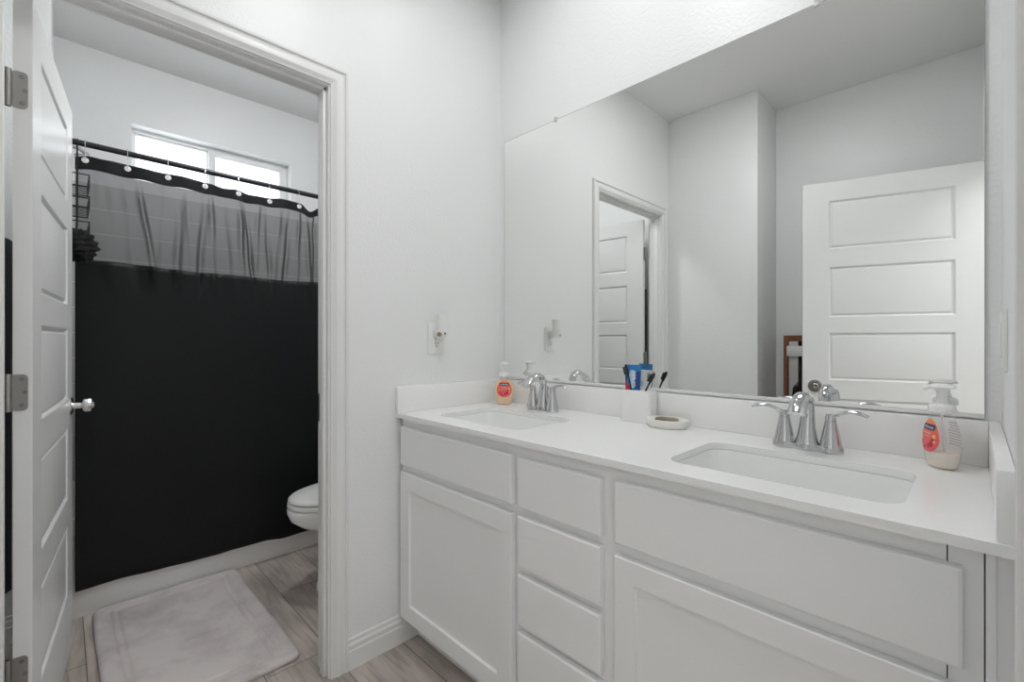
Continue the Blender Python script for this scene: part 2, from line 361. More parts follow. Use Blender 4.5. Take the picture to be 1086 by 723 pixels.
# ------------------------------------------------------------------ door jambs and casings
CAS = [(0, 0), (0, .008), (.004, .0095), (.0052, .008), (.009, .0108), (.0102, .0092), (.014, .0124), (.0152, .0112), (.018, .0135), (.030, .0145), (.036, .0135), (.043, .0105), (.049, .012), (.0515, .017), (.0575, .018), (.0605, .0165), (.061, .0)]
def casing(name, yi0, yi1, zi, xf, sgn):
    """door casing around an opening on a wall of constant x; sgn is the way it projects"""
    b = MB()
    rings = []
    for k in range(4):
        ring = []
        for w, d in CAS:
            y = (yi1 + w) if k < 2 else (yi0 - w); z = 0 if k in (0, 3) else zi + w
            ring.append((xf + sgn * d, y, z))
        rings.append(ring)
    b.loft(rings, True, True)
    return S(name, b, 'trim', smooth=20)
casing('trim_1', DY0 - .005, DY1 + .005, DZ + .005, 0, 1)
casing('trim_2', DY0 - .005, DY1 + .005, DZ + .005, -WT, -1)
casing('trim_3', EY0 - .005, EY1 + .005, DZ + .03, L, -1)
def jamb(name, x0, x1, y0, y1, sx0, sx1):
    b = MB()
    b.box(x0, x1, y1, y1 + .018, 0, DZ); b.box(x0, x1, y0 - .018, y0, 0, DZ); b.box(x0, x1, y0 - .018, y1 + .018, DZ, DZ + .018)
    for a0, a1, z0, z1 in ((y1 - .011, y1, 0, DZ), (y0, y0 + .008, 0, DZ), (y0, y1, DZ - .011, DZ)): b.box(sx0, sx1, a0, a1, z0, z1, .002)
    return S(name, b, 'trim', smooth=30)
jamb('trim_4', -WT, 0, DY0, DY1, -.052, -.018)
jamb('trim_5', L, L + .115, EY0, EY1, L + .04, L + .075)

# baseboards
BP = [(0, 0), (.014, 0), (.014, .066), (.0115, .069), (.0115, .086), (.007, .093), (.0065, .104), (.004, .108), (0, .108)]
def baseboard(name, x0, y0, x1, y1, nx, ny):
    b = MB(); b.loft([[(x0 + nx * d, y0 + ny * d, z) for d, z in BP], [(x1 + nx * d, y1 + ny * d, z) for d, z in BP]])
    return S(name, b, 'trim', smooth=25)
baseboard('baseboard_left', 0, DY1 + .067, 0, -.455, 1, 0)
baseboard('baseboard_opposite', 0.015, YB, XR, YB, 0, 1)
baseboard('baseboard_corner', XR, YB, XR, YR, 1, 0)
baseboard('baseboard_recess', XR + .015, YR, L, YR, 0, 1)
baseboard('baseboard_right', L, EY1 + .067, L, -.56, -1, 0)
baseboard('baseboard_behind_door', -1.045, YB, -WT - .01, YB, 0, 1)
baseboard('baseboard_alcove', -1.06, YB + .015, -1.06, TY0, 1, 0)

# ------------------------------------------------------------------ window
w = struct_empty('window_1', (XF - 0.075, 0, 0), label='small white slider window high above the tub')
def frame_box(b, y0, y1, z0, z1, x0, x1, wd, bev=.003):
    b.box(x0, x1, y0, y0 + wd, z0, z1, bev); b.box(x0, x1, y1 - wd, y1, z0, z1, bev)
    b.box(x0, x1, y0 + wd, y1 - wd, z0, z0 + wd, bev); b.box(x0, x1, y0 + wd, y1 - wd, z1 - wd, z1, bev)
b = MB(); frame_box(b, WY0, WY1, WZ0, WZ1, -.05, .0, .018); b.build('window_frame', 'vinyl', w)
b = MB(); frame_box(b, WY0 + .018, -.80, WZ0 + .018, WZ1 - .018, -.045, -.02, .012); ls = b.build('fixed_sash', 'vinyl', w)
b = MB(); frame_box(b, -.805, WY1 - .018, WZ0 + .018, WZ1 - .018, -.03, .006, .036); b.box(.006, .014, -.79, -.783, 2.24, 2.30, .002); rs = b.build('sliding_sash', 'vinyl', w)
MB().box(-.034, -.030, WY0 + .03, -.812, WZ0 + .03, WZ1 - .03).build('pane', 'pane', ls, 0)
MB().box(-.014, -.010, -.769, WY1 - .054, WZ0 + .054, WZ1 - .054).build('pane', 'pane', rs, 0)

# ------------------------------------------------------------------ five-panel doors
PANEL_Z = [(.24, .502), (.60, .862), (.962, 1.224), (1.31, 1.589), (1.687, 1.957)]
def panel_door(width, height, thick, st=.122, k=1.0):
    """slab in local space: hinge edge at x=0, length +x, front face y=0, back face y=-thick, bottom z=.01"""
    b = MB(); z0 = .01; PANELS = [(1.182 + k * (a - 1.182), 1.182 + k * (c - 1.182)) for a, c in PANEL_Z]
    def face(y, sg):
        zs = [z0] + [v for p in PANELS for v in p] + [height]
        def q(a): b.b.faces.new([b.b.verts.new(p) for p in a])
        for za, zb in zip(zs, zs[1:]):
            q([(0, y, za), (st, y, za), (st, y, zb), (0, y, zb)]); q([(width - st, y, za), (width, y, za), (width, y, zb), (width - st, y, zb)])
        for i in range(0, len(zs), 2): q([(st, y, zs[i]), (width - st, y, zs[i]), (width - st, y, zs[i + 1]), (st, y, zs[i + 1])])
        for a, c in PANELS:
            rings = []
            for ins, dp in ((0, 0), (.003, .0015), (.008, .0095), (.0115, .0105), (.0135, .0095), (.020, .0035), (.024, .0028)):
                rings.append([(st + ins, y - sg * dp, a + ins), (width - st - ins, y - sg * dp, a + ins), (width - st - ins, y - sg * dp, c - ins), (st + ins, y - sg * dp, c - ins)])
            b.loft(rings, False, True)
    face(0, 1); face(-thick, -1)
    zs = [z0] + [v for p in PANELS for v in p] + [height]; xs = [0, st, width - st, width]
    fs = [[(x, 0, za), (x, 0, zb), (x, -thick, zb), (x, -thick, za)] for x in (0, width) for za, zb in zip(zs, zs[1:])]
    fs += [[(xa, 0, z), (xb, 0, z), (xb, -thick, z), (xa, -thick, z)] for z in (z0, height) for xa, xb in zip(xs, xs[1:])]
    for a in fs: b.b.faces.new([b.b.verts.new(p) for p in a])
    bmesh.ops.remove_doubles(b.b, verts=b.b.verts, dist=1e-5)
    return b
def hinge(parent, z, thick, m='nickel'):
    # leaf on the hinge edge (x=0 plane, facing -x) with three screws, knuckle barrel at the back corner
    ys = lambda u, v, w: (-w, u, v)
    b = MB(); b.prism([(p[0], p[1]) for p in rrect(-thick - .004, -.008, z - .046, z + .046, .010)], 0.0, .0025, ys)
    o = b.build('hinge_leaf', m, parent)
    b = MB(); b.lathe([(.0001, z - .048), (.0065, z - .047), (.007, z - .03), (.0066, z - .0295), (.0066, z - .0285), (.007, z - .028), (.007, z - .006), (.0066, z - .0055), (.0066, z - .0045), (.007, z - .004), (.007, z + .047), (.0001, z + .048)], (-.004, -thick - .008, 0), n=14)
    b.build('hinge_knuckle', m, o)
    for dz, dy in ((-.033, -.019), (0, -.013), (.033, -.019)):
        b = MB(); b.lathe([(.0001, .0024), (.0052, .0024), (.0048, .0038), (.0015, .0036), (.0012, .0028), (.0001, .0028)], (0, dy, z + dz), n=12, mtx=Matrix.Rotation(R(-90), 4, 'Y'))
        b.build('screw', 'dark_nickel', o)
    return o
def door_knob(parent, x, z, y, sg, m, egg=True):
    b = MB(); rot = Matrix.Rotation(R(-90 * sg), 4, 'X')
    b.lathe([(.0001, 0), (.033, 0), (.033, .003), (.029, .007), (.017, .009), (.0001, .009)] if egg else [(.0001, 0), (.035, 0), (.035, .003), (.031, .005), (.0001, .005)], (x, y, z), n=24, mtx=rot)
    r = b.build('rosette', m, parent)
    b = MB()
    b.lathe([(.0001, .008), (.0125, .008), (.012, .030), (.010, .032), (.011, .034), (.021, .036), (.0265, .043), (.027, .052), (.024, .060), (.015, .068), (.006, .0705), (.0001, .071)] if egg else
            [(.0001, .004), (.0285, .004), (.0285, .008), (.0265, .011), (.0235, .0115), (.021, .008), (.017, .008), (.0155, .013), (.011, .0165), (.009, .0150), (.0001, .0145)], (x, y, z), n=12 if egg else 24, mtx=rot)
    b.build('door_knob' if egg else 'thumb_turn', m, r, 20 if egg else 35)
    return r
# toilet-room door, standing open into the toilet room
ang = math.atan2(-1.454 + 1.535, -.864 + .12)
d1 = struct_empty('door_1', (-.112, -1.5365, 0), ang, 'open white five-panel door to the toilet room')
# local +x runs from hinge to free edge; the face we see must be local y=0 -> mirror local y
b = panel_door(.757, 2.06, .035)
for v in b.b.verts: v.co.y = -v.co.y
slab1 = b.build('door_slab', 'door', d1, 20)
d1.scale = (1, 1, 1)
def mirror_y(o):
    for v in o.data.vertices: v.co.y = -v.co.y
    o.data.flip_normals()
for z in (1.816, 1.05, .335):
    h = hinge(d1, z, .035); mirror_y(h)
    for c in h.children: mirror_y(c)
k = door_knob(d1, .697, .935, 0, -1, 'steel', True)
k = door_knob(d1, .697, .935, .035, 1, 'steel', True)
b = MB(); b.box(.7565, .759, .005, .030, .905, .965, .001); b.box(.757, .766, .011, .024, .927, .943, .002); b.build('latch_plate', 'nickel', d1)
# entrance door, standing open beside the camera; seen only in the mirror
P, Q = Vector((.881, -1.590)), Vector((1.635, -1.8145)); dv = (P - Q); ang2 = math.atan2(dv.y, dv.x)
d2 = struct_empty('door_2', (Q.x, Q.y, 0), ang2, 'open white five-panel entrance door seen in the mirror')
# local +x points to the free edge; face toward the mirror (+y world) is on local -y side, so mirror the slab
b = panel_door(.7865, 2.078, .035, .1245, 1.02)
for v in b.b.verts: v.co.y = -v.co.y
b.build('door_slab', 'door', d2, 20)
for z in (1.825, 1.05, .335):
    h = hinge(d2, z, .035); mirror_y(h)
    for c in h.children: mirror_y(c)
door_knob(d2, .7265, .921, 0, -1, 'dark_nickel', False); door_knob(d2, .7265, .921, .035, 1, 'dark_nickel', False)
# strike plate on the latch-side jamb of the toilet-room door
b = MB(); b.box(-.089, -.054, DY1 - .0015, DY1, .89, .99, .0007); b.build('trim_6', 'nickel')['kind'] = 'structure'

# ------------------------------------------------------------------ vanity
CT = .90; TH = .017; FY = -.532; DYF = -.553
van = thing('vanity_cabinet', 'long white double-sink vanity cabinet with shaker doors and drawers', 'cabinet', (0, 0, 0))
b = MB()
for x in (.012, .645, .957, 1.539): b.box(x, x + .016, FY + .02, -.002, .10, CT - TH - .001)
b.box(.012, 1.555, FY + .02, -.002, .10, .116); b.box(.012, 1.555, -.008, -.002, .116, CT - TH - .001)
# face frame: rails and stiles
for x0, x1 in ((.012, .052), (.625, .678), (.932, .998), (1.53, 1.555)): b.box(x0, x1, FY, FY + .02, .10, CT - TH - .001)
for x0, x1 in ((.052, .625), (.678, .932), (.998, 1.53)):
    b.box(x0, x1, FY, FY + .02, .845, CT - TH - .001); b.box(x0, x1, FY, FY + .02, .665, .712); b.box(x0, x1, FY, FY + .02, .10, .155)
b.box(.678, .932, FY, FY + .02, .50, .54); b.box(.678, .932, FY, FY + .02, .335, .38)
b.build('cabinet_body', 'cab', van, 0)
MB().box(.012, 1.60, -.462, -.445, .0, .099).build('toe_kick', 'cab', van, 0)
MB().box(1.5565, 1.5945, FY - .001, -.01, .10, CT - TH - .001, .0015).build('filler_strip', 'cab', van)
b = MB(); b.box(1.596, 1.607, FY - .004, -.02, .0, CT - TH - .001, .0015); b.box(1.607, 1.6255, FY + .001, -.02, .0, CT - TH - .001); b.build('scribe_strip', 'cab', van)
def shaker(x0, x1, z0, z1, fw=.055):
    b = MB(); y1 = FY - .0015; y0 = DYF
    def f(u, v, w_): return (u, w_, v)
    rings = []
    for ins, y in ((.0, y1), (0.0, y0 + .002), (.002, y0), (fw, y0), (fw + .0025, y0 + .009)):
        rings.append([(x0 + ins, y, z0 + ins), (x1 - ins, y, z0 + ins), (x1 - ins, y, z1 - ins), (x0 + ins, y, z1 - ins)])
    b.loft(rings, True, True)
    return b
def slabfront(x0, x1, z0, z1):
    b = MB(); y1 = FY - .0015; y0 = DYF; rings = []
    for ins, y in ((.0, y1), (0.0, y0 + .004), (.0015, y0 + .0015), (.005, y0)):
        rings.append([(x0 + ins, y, z0 + ins), (x1 - ins, y, z0 + ins), (x1 - ins, y, z1 - ins), (x0 + ins, y, z1 - ins)])
    b.loft(rings, True, True); return b
def shaker_part(x0, x1, z0, z1, fw=.058):
    d = shaker(x0, x1, z0, z1, fw).build('cabinet_door', 'cab', van, 20)
    # hairline joints of the frame members
    for zz in (z0 + fw, z1 - fw):
        pass
    return d
shaker_part(.026, .638, .117, .677, .062)
shaker_part(.986, 1.573, .117, .674, .053)
for x0, x1, z0, z1 in ((.026, .637, .703, .849), (.985, 1.573, .702, .850)): slabfront(x0, x1, z0, z1).build('false_drawer_front', 'cab', van, 20)
for z0, z1 in ((.703, .846), (.533, .679), (.366, .512), (.117, .347)): slabfront(.663, .946, z0, z1).build('drawer_front', 'cab', van, 20)

# countertop with the two sink cut-outs
top = thing('vanity_countertop', 'white quartz countertop with backsplash and two sink cut-outs', 'countertop')
S1 = (.148, .585, -.472, -.185); S2 = (1.070, 1.500, -.472, -.185)
b = MB(); bm = b.b
outer = [(.0005, -.002), (.0005, -.56), (L - .0005, -.56), (L - .0005, -.002)]
loops = [outer, rrect(*S1, .045), rrect(*S2, .045)]
edges = []
for lp in loops:
    vs = [bm.verts.new((x, y, CT)) for x, y in lp]
    for i in range(len(vs)): edges.append(bm.edges.new((vs[i], vs[(i + 1) % len(vs)])))
bmesh.ops.triangle_fill(bm, use_beauty=True, use_dissolve=False, edges=edges)
r = bmesh.ops.extrude_face_region(bm, geom=list(bm.faces))
for v in [g for g in r['geom'] if isinstance(g, bmesh.types.BMVert)]: v.co.z -= TH
b.build('counter_slab', 'quartz', top, 30)
SP = CT + .1016
MB().box(.0205, L - .0205, -.020, -.0015, CT, SP, .0015).build('backsplash', 'quartz', top)
MB().box(.0008, .0200, -.559, -.0015, CT, SP, .0015).build('side_splash', 'quartz', top)
MB().box(L - .0200, L - .0008, -.553, -.0015, CT, SP, .0015).build('side_splash', 'quartz', top)

def sink(x0, x1, y0, y1, label):
    t = thing('undermount_sink', label, 'sink', ((x0 + x1) / 2, (y0 + y1) / 2, CT - TH), group='undermount sinks in the vanity top')
    hx, hy = (x1 - x0) / 2, (y1 - y0) / 2
    b = MB(); rings = []
    for ins, z, r in ((-.018, -.001, .05), (.000, -.001, .045), (.004, -.012, .045), (.012, -.07, .05), (.024, -.115, .055), (.05, -.135, .06), (.09, -.142, .05), (.125, -.145, .018)):
        rings.append([(x, y, z) for x, y in rrect(-hx + ins, hx - ins, -hy + ins, hy - ins, r)])
    for ins, z, r in ((.125, -.152, .018), (.04, -.146, .06), (.01, -.12, .055), (-.004, -.07, .05), (-.018, -.008, .05)):
        rings.append([(x, y, z) for x, y in rrect(-hx + ins, hx - ins, -hy + ins, hy - ins, r)])
    b.loft(rings, False, False); b.build('basin', 'ceramic', t, 60)
    b = MB(); b.lathe([(.0001, -.147), (.021, -.147), (.022, -.1425), (.018, -.1415), (.016, -.143), (.0001, -.143)]); b.build('drain', 'chrome', t)
    return t
sink(*S1, 'white undermount sink near the doorway wall, under the far faucet')
sink(*S2, 'white undermount sink beside the clear soap bottle, under the near faucet')

# ------------------------------------------------------------------ faucets
def arc(p0, pts): return [Vector(p0) + Vector(p) for p in pts]
def make_faucet(label, loc):
    t = thing('faucet', label, 'faucet', loc, group='chrome two-handle faucets')
    b = MB()
    out = []
    for i in range(64):
        a = 2 * math.pi * i / 64; x = .079 * math.cos(a); bulge = .0225 + .006 * math.cos(2 * math.pi * abs(x) / .052) if abs(x) < .078 else .02
        env = math.sqrt(max(0, 1 - (abs(x) / .0795) ** 6)); y = math.copysign(bulge * env, math.sin(a)) if abs(math.sin(a)) > 1e-6 else 0
        out.append((x, y))
    b.loft([[(x * s, y * s, z) for x, y in out] for s, z in ((1, .0005), (1, .012), (.975, .0155), (.9, .016))]); b.build('base_plate', 'chrome', t, 40)
    for sg in (-1, 1):
        b = MB(); b.lathe([(.0001, .008), (.0262, .008), (.0248, .018), (.0218, .032), (.0182, .05), (.0150, .066), (.0128, .078), (.0127, .079), (.0118, .0795), (.0118, .081), (.0125, .0815), (.0115, .092), (.0095, .096), (.0001, .0965)], (sg * .0515, 0, 0), n=20)
        h = b.build('handle', 'chrome', t, 30)
        b = MB(); px = [(0, .0, .087), (.010, -.001, .093), (.022, -.003, .1005), (.035, -.005, .1055), (.048, -.007, .107), (.060, -.008, .1055), (.071, -.009, .102), (.077, -.0095, .0985)]
        b.tube([(sg * (.0515 + x), y, z) for x, y, z in px], [.0075, .0072, .0064, .006, .0062, .0066, .0068, .005], 12, (1.15, .72))
        b.build('lever', 'chrome', h, 40)
    # spout: flared column and a broad arching spout
    b = MB(); rings = []
    def sec(c, tn, wx, wt):
        tn = Vector(tn).normalized(); nx = Vector((1, 0, 0)); nn = tn.cross(nx).normalized()
        return [Vector(c) + nx * wx * math.cos(2 * math.pi * k / 24) + nn * wt * math.sin(2 * math.pi * k / 24) for k in range(24)]
    path = [((0, 0, .008), (0, 0, 1), .029, .026), ((0, 0, .016), (0, 0, 1), .0275, .0245), ((0, .001, .035), (0, 0, 1), .0225, .020), ((0, .003, .06), (0, .05, 1), .0185, .0165), ((0, .006, .088), (0, .05, 1), .0165, .014),
            ((0, .006, .106), (0, -.1, 1), .0162, .0125), ((0, .0015, .122), (0, -.5, 1), .0165, .0118), ((0, -.009, .1345), (0, -1, .8), .0172, .011), ((0, -.024, .1415), (0, -1, .25), .018, .0105), ((0, -.042, .142), (0, -1, -.15), .0188, .0102),
            ((0, -.061, .136), (0, -1, -.5), .0196, .0100), ((0, -.079, .1245), (0, -1, -.85), .0202, .0098), ((0, -.093, .110), (0, -1, -1.2), .0205, .0096), ((0, -.0995, .102), (0, -1, -1.3), .0195, .0088)]
    for c, tn, a, bb in path: rings.append(sec(c, tn, a, bb))
    b.loft(rings); b.build('spout', 'chrome', t, 50)
    b = MB(); b.lathe([(.0001, .012), (.0022, .012), (.0022, .082), (.005, .083), (.0062, .088), (.005, .093), (.0001, .0945)], (0, .032, 0), n=12); b.build('lift_rod', 'chrome', t)
    return t
f1 = make_faucet('chrome two-handle faucet with arched spout beside the orange soap bottle', (.362, -.105, CT))
f2 = copy_tree(f1); f2.location = (1.279, -.108, CT); f2['label'] = 'chrome two-handle faucet at the large near sink, close to the soap dish'

# ------------------------------------------------------------------ mirror
mir = thing('wall_mirror', 'large frameless mirror above the vanity reflecting the opposite wall and doors', 'mirror')
MB().box(.037, 1.600, -.006, -.0005, SP + .006, 2.106).build('mirror_glass', 'mirror', mir, 0)
b = MB(); b.box(.0355, .037, -.0062, -.0005, SP + .006, 2.1075); b.box(1.600, 1.6015, -.0062, -.0005, SP + .006, 2.1075); b.box(.037, 1.600, -.0062, -.0005, 2.106, 2.1075); b.build('mirror_edge', 'caulk', mir, 0)
b = MB(); b.box(.037, 1.600, -.0105, -.0065, SP + .0005, SP + .0145, .0008); b.box(.037, 1.600, -.0105, -.0005, SP + .0005, SP + .0045); b.build('bottom_channel', 'channel', mir)
for x in (.347, 1.28):
    b = MB(); b.box(x - .007, x + .007, -.0095, -.0065, 2.099, 2.112, .001); b.box(x - .007, x + .007, -.0095, -.0005, 2.108, 2.119, .001); b.lathe([(.0001, 0), (.0035, 0), (.003, .002), (.0001, .002)], (x, -.0094, 2.1135), n=10, mtx=Matrix.Rotation(R(90), 4, 'X')); b.build('mirror_clip', 'clip', mir)

# flush disc light on the bathroom ceiling and an added fill copy (above the picture)
dl = thing('disc_light', 'flush round ceiling light over the far sink', 'light fixture', (.50, -.33, CZ), 0, 'flush ceiling lights over the vanity')
b = MB(); b.loft([[(r_ * math.cos(2 * math.pi * i / 40), r_ * math.sin(2 * math.pi * i / 40), z) for i in range(40)] for r_, z in ((.1125, -.014), (.1125, -.0005), (.135, -.0005), (.133, -.010), (.120, -.016), (.1125, -.014))], False, False); b.build('trim_ring', 'white_plastic', dl)
b = MB(); b.lathe([(.112, -.006), (.112, -.012), (.0001, -.0125)], n=40); b.build('lens', 'glow', dl)
fill_disc = copy_tree(dl); dl.scale = (.58, .58, 1); fill_disc.location = (.85, -.80, CZ); fill_disc.scale = (1.9, 1.9, 1); fill_disc['label'] = 'added round fill light on the bathroom ceiling, out of view'  # second disc added to brighten the far walls, kept out of the mirror
# unseen dome added to brighten the toilet room (above the picture)
tl = thing('toilet_fill_light', 'added white fill dome on the toilet room ceiling, out of view', 'light fixture', (-.62, -.70, CZ))
b = MB(); b.lathe([(.0001, -.0005), (.17, -.0005), (.17, -.02), (.155, -.022), (.0001, -.022)], n=32); b.build('fill_base', 'nickel', tl)
b = MB(); b.lathe([(.150, -.0225), (.145, -.04), (.12, -.06), (.07, -.075), (.0001, -.08)], n=32); b.build('fill_dome', 'dome', tl)

# ------------------------------------------------------------------ outlet, night light, switch
ot = thing('wall_outlet', 'white wall outlet with a night light plugged into it', 'outlet', (0, -.371, 1.188))
fy = lambda u, v, w: (w, u, v)
b = MB(); b.loft([[(x, y, z) for y, z in rrect(-.0385 + i, .0385 - i, -.064 + i, .064 - i, .006)] for i, x in ((0, .0003), (0, .004), (.003, .006))]); b.build('cover_plate', 'white_plastic', ot)
for zc in (.023, -.023):
    b = MB(); b.prism(rrect(-.0175, .0175, zc - .0165, zc + .0165, .008), .0055, .0075, fy); rc = b.build('receptacle', 'white_plastic', ot)
    b = MB()
    for dy in (-.0065, .0065): b.box(.0073, .0079, dy - .0011, dy + .0011, zc - .001, zc + .008)
    b.prism([(.003 * math.cos(R(a)), zc - .008 + .003 * math.sin(R(a))) for a in range(0, 360, 30)], .0073, .0079, fy)
    b.build('socket_slots', 'dark', rc, 0)
b = MB(); b.lathe([(.0001, 0), (.003, 0), (.0025, .0012), (.0001, .0014)], (.006, 0, 0), 'X', 10); b.build('screw', 'nickel', ot)
nl = thing('night_light', 'small white cylindrical night light plugged into the wall outlet', 'night light', (0.008, -.371, 1.211))
b = MB(); b.box(0, .028, -.018, .018, -.016, .018, .008, 3); b.build('plug_body', 'white_plastic', nl)
b = MB(); b.lathe([(.0001, -.016), (.014, -.0155), (.0195, -.012), (.0222, -.004), (.0225, .02), (.0215, .078), (.0195, .0785), (.0195, .05), (.0185, .01), (.0001, .009)], (.040, 0, 0), n=28); b.build('lamp_shade', 'white_plastic', nl)
def nl_patch(a0, a1, z0, z1, name, m_):
    b = MB(); am, ah, zm, zh = (a0 + a1) / 2, (a1 - a0) / 2, (z0 + z1) / 2, (z1 - z0) / 2
    def rad(z): return .0232 if z > -.004 else .0232 - (-.004 - z) * .30
    ctr = b.b.verts.new((.040 + rad(zm) * math.cos(am), rad(zm) * math.sin(am), zm)); ring = []
    for k_ in range(20):
        t_ = 2 * math.pi * k_ / 20; a = am + ah * math.cos(t_); z = zm + zh * math.sin(t_)
        ring.append(b.b.verts.new((.040 + rad(z) * math.cos(a), rad(z) * math.sin(a), z)))
    for k_ in range(20): b.b.faces.new((ctr, ring[k_], ring[(k_ + 1) % 20]))
    return b.build(name, m_, nl, 60)
nl_patch(R(-100), R(-38), -.0145, .004, 'light_sensor', 'brass'); nl_patch(R(-15), R(5), -.006, .003, 'sensor_hole', 'dark')
sw = thing('light_switch', 'white light switch plate on the right wall beside the mirror', 'light switch', (L, -.21, 1.182), R(180))
b = MB(); b.loft([[(x, y, z) for y, z in rrect(-.07 + i, .07 - i, -.058 + i, .058 - i, .005)] for i, x in ((0, .0003), (0, .004), (.003, .006))]); b.build('cover_plate', 'white_plastic', sw)
for y in (-.033, .033):
    MB().box(.0055, .009, y - .016, y + .016, -.033, .033, .0015).build('rocker', 'white_plastic', sw)

# ------------------------------------------------------------------ soap bottles
def make_bottle(label, cat, loc, rz, liquid, level, group):
    t = thing('soap_bottle', label, cat, loc, rz, group)
    # half widths along x (a) and y (b) by height
    prof = [(0.000, .0275, .0185), (.003, .0315, .0215), (.012, .0350, .0238), (.03, .0395, .0255), (.05, .0445, .0262), (.07, .0442, .0256), (.085, .0410, .0240), (.099, .0330, .0215), (.110, .0255, .0185), (.117, .0195, .0165), (.121, .0165, .0152), (.126, .0160, .0150)]
    def ab(z):
        for (z0, a0, b0), (z1, a1, b1) in zip(prof, prof[1:]):
            if z <= z1:
                k = (z - z0) / (z1 - z0); return a0 + (a1 - a0) * k, b0 + (b1 - b0) * k
        return prof[-1][1:]
    def ring(z, s=0.0, n=36):
        a, b_ = ab(z); a -= s; b_ -= s; out = []
        for i in range(n):
            th = 2 * math.pi * i / n; c, sn = math.cos(th), math.sin(th); e = 2 / 2.4
            out.append((a * math.copysign(abs(c) ** e, c), b_ * math.copysign(abs(sn) ** e, sn), z))
        return out
    zs = [0, .003, .008, .014, .022, .03, .04, .05, .06, .07, .08, .09, .098, .105, .111, .116, .121, .126]
    b = MB(); b.loft([ring(z) for z in zs], True, True); b.build('bottle_body', 'clear', t, 70)
    b = MB(); lz = [.0025] + [z for z in zs if .003 < z < level] + [level]; b.loft([ring(max(z, .003), .0016) if z > .003 else [(x * .98, y * .98, .0025) for x, y, _ in ring(.003, .0016)] for z in lz], True, True); b.build('liquid_soap', liquid, t, 70)
    # pump
    b = MB(); b.lathe([(.0001, .1225), (.0195, .1225), (.0235, .1235), (.0238, .134), (.021, .139), (.013, .142), (.0115, .1435), (.0115, .150), (.0001, .150)], n=28); pc = b.build('pump_collar', 'pump', t)
    b = MB(); b.lathe([(.0001, .148), (.009, .148), (.0095, .165), (.013, .174), (.012, .176), (.0001, .176)], n=20); b.build('pump_stem', 'pump', t)
    b = MB(); b.lathe([(.0001, .1755), (.014, .1745), (.023, .1765), (.0235, .179), (.018, .1835), (.009, .186), (.0001, .1865)], n=28)
    b.tube([(0, -.012, .1785), (0, -.024, .1785), (0, -.029, .1775), (0, -.033, .1725)], [.008, .0072, .006, .005], 12, (1.1, .7)); b.build('pump_head', 'pump', t, 45)
    b = MB(); b.tube([(0, 0, .145), (0, .001, .09), (.004, .003, .03), (.006, .004, .006)], .0025, 8); b.build('dip_tube', 'pump', t)
    # front label (local -y face), conforming to the body
    def fy_(x, z, off):
        a, b_ = ab(z); u = min(abs(x) / a, .999); return -(b_ * (1 - u ** 2.4) ** (1 / 2.4)) - off
    def patch(outline, off, name, m, parent, sgn=1, lift=.0006):
        bb = MB(); vs = [bb.b.verts.new((x, 0, z)) for x, z in outline]; bb.b.faces.new(vs)
        bmesh.ops.triangulate(bb.b, faces=bb.b.faces[:])
        for _ in range(4):
            long = [e for e in bb.b.edges if e.calc_length() > .004]
            if not long: break
            bmesh.ops.subdivide_edges(bb.b, edges=long, cuts=1)
            bmesh.ops.triangulate(bb.b, faces=bb.b.faces[:])
        for v in bb.b.verts: v.co.y = sgn * fy_(v.co.x, v.co.z, off)
        return bb.build(name, m, parent, 60)
    def egg(cz, hw, hh, n=40):
        return [(hw * math.cos(2 * math.pi * i / n) * (1 - .16 * math.sin(2 * math.pi * i / n)), cz + hh * math.sin(2 * math.pi * i / n)) for i in range(n)]
    lab = patch(egg(.070, .0325, .0365), .0005, 'front_label', 'label', t)
    patch([(x, z) for x, z in rrect(-.0215, .0215, .0825, .0955, .005, 4)], .0009, 'badge', 'navy', lab)
    def letters(txt, size, cx_, cz_, off, name, m, parent, sgn=1):
        me = text_mesh(txt, size); bb = MB(); bb.b.from_mesh(me)
        for v in bb.b.verts:
            x, z = v.co.x + cx_, v.co.y + cz_; xx = x if sgn > 0 else -x; v.co = Vector((xx, sgn * fy_(xx, z, off), z))
        return bb.build(name, m, parent, 0)
    letters('softsoap', .0104, 0, .0892, .0013, 'lettering', 'white_print', lab)
    letters('moisturizing', .0045, -.002, .076, .0010, 'lettering', 'white_print', lab)
    letters('hand soap', .0042, -.002, .0695, .0010, 'lettering', 'white_print', lab)
    for i, (x, z, r_) in enumerate(((.013, .052, .006), (.004, .047, .0055), (.017, .062, .0042), (-.010, .044, .0042), (-.018, .054, .0035))):
        patch([(x + r_ * math.cos(R(a)), z + r_ * math.sin(R(a))) for a in range(0, 360, 30)], .0010, 'printed_berry', 'red_print', lab)
    for i, (x, z, r_) in enumerate(((.021, .070, .0045), (.0215, .0585, .0035), (-.0215, .064, .003))):
        patch([(x + r_ * math.cos(R(a)), z + r_ * math.sin(R(a))) for a in range(0, 360, 30)], .0009, 'printed_fruit', 'yellow_print', lab)
    # back label: rows of small grey print
    bl = None
    for i in range(9):
        z = .050 + i * .006; hw = .022 if z < .085 else .016
        outl = [(-hw, z), (hw * (.6 + .4 * ((i * 37) % 10) / 10), z), (hw * (.6 + .4 * ((i * 37) % 10) / 10), z + .0016), (-hw, z + .0016)]
        o = patch(outl, .0005, 'printed_line', 'grey_print', bl or t, -1)
    return t
GB = 'liquid soap pump bottles on the vanity'
make_bottle('orange liquid soap pump bottle in the corner beside the far faucet', 'soap bottle', (.118, -.085, CT), R(46), 'peach', .108, GB)
make_bottle('nearly empty clear soap pump bottle with milky soap, beside the right splash', 'soap bottle', (1.533, -.088, CT), R(-62), 'milky', .036, GB)

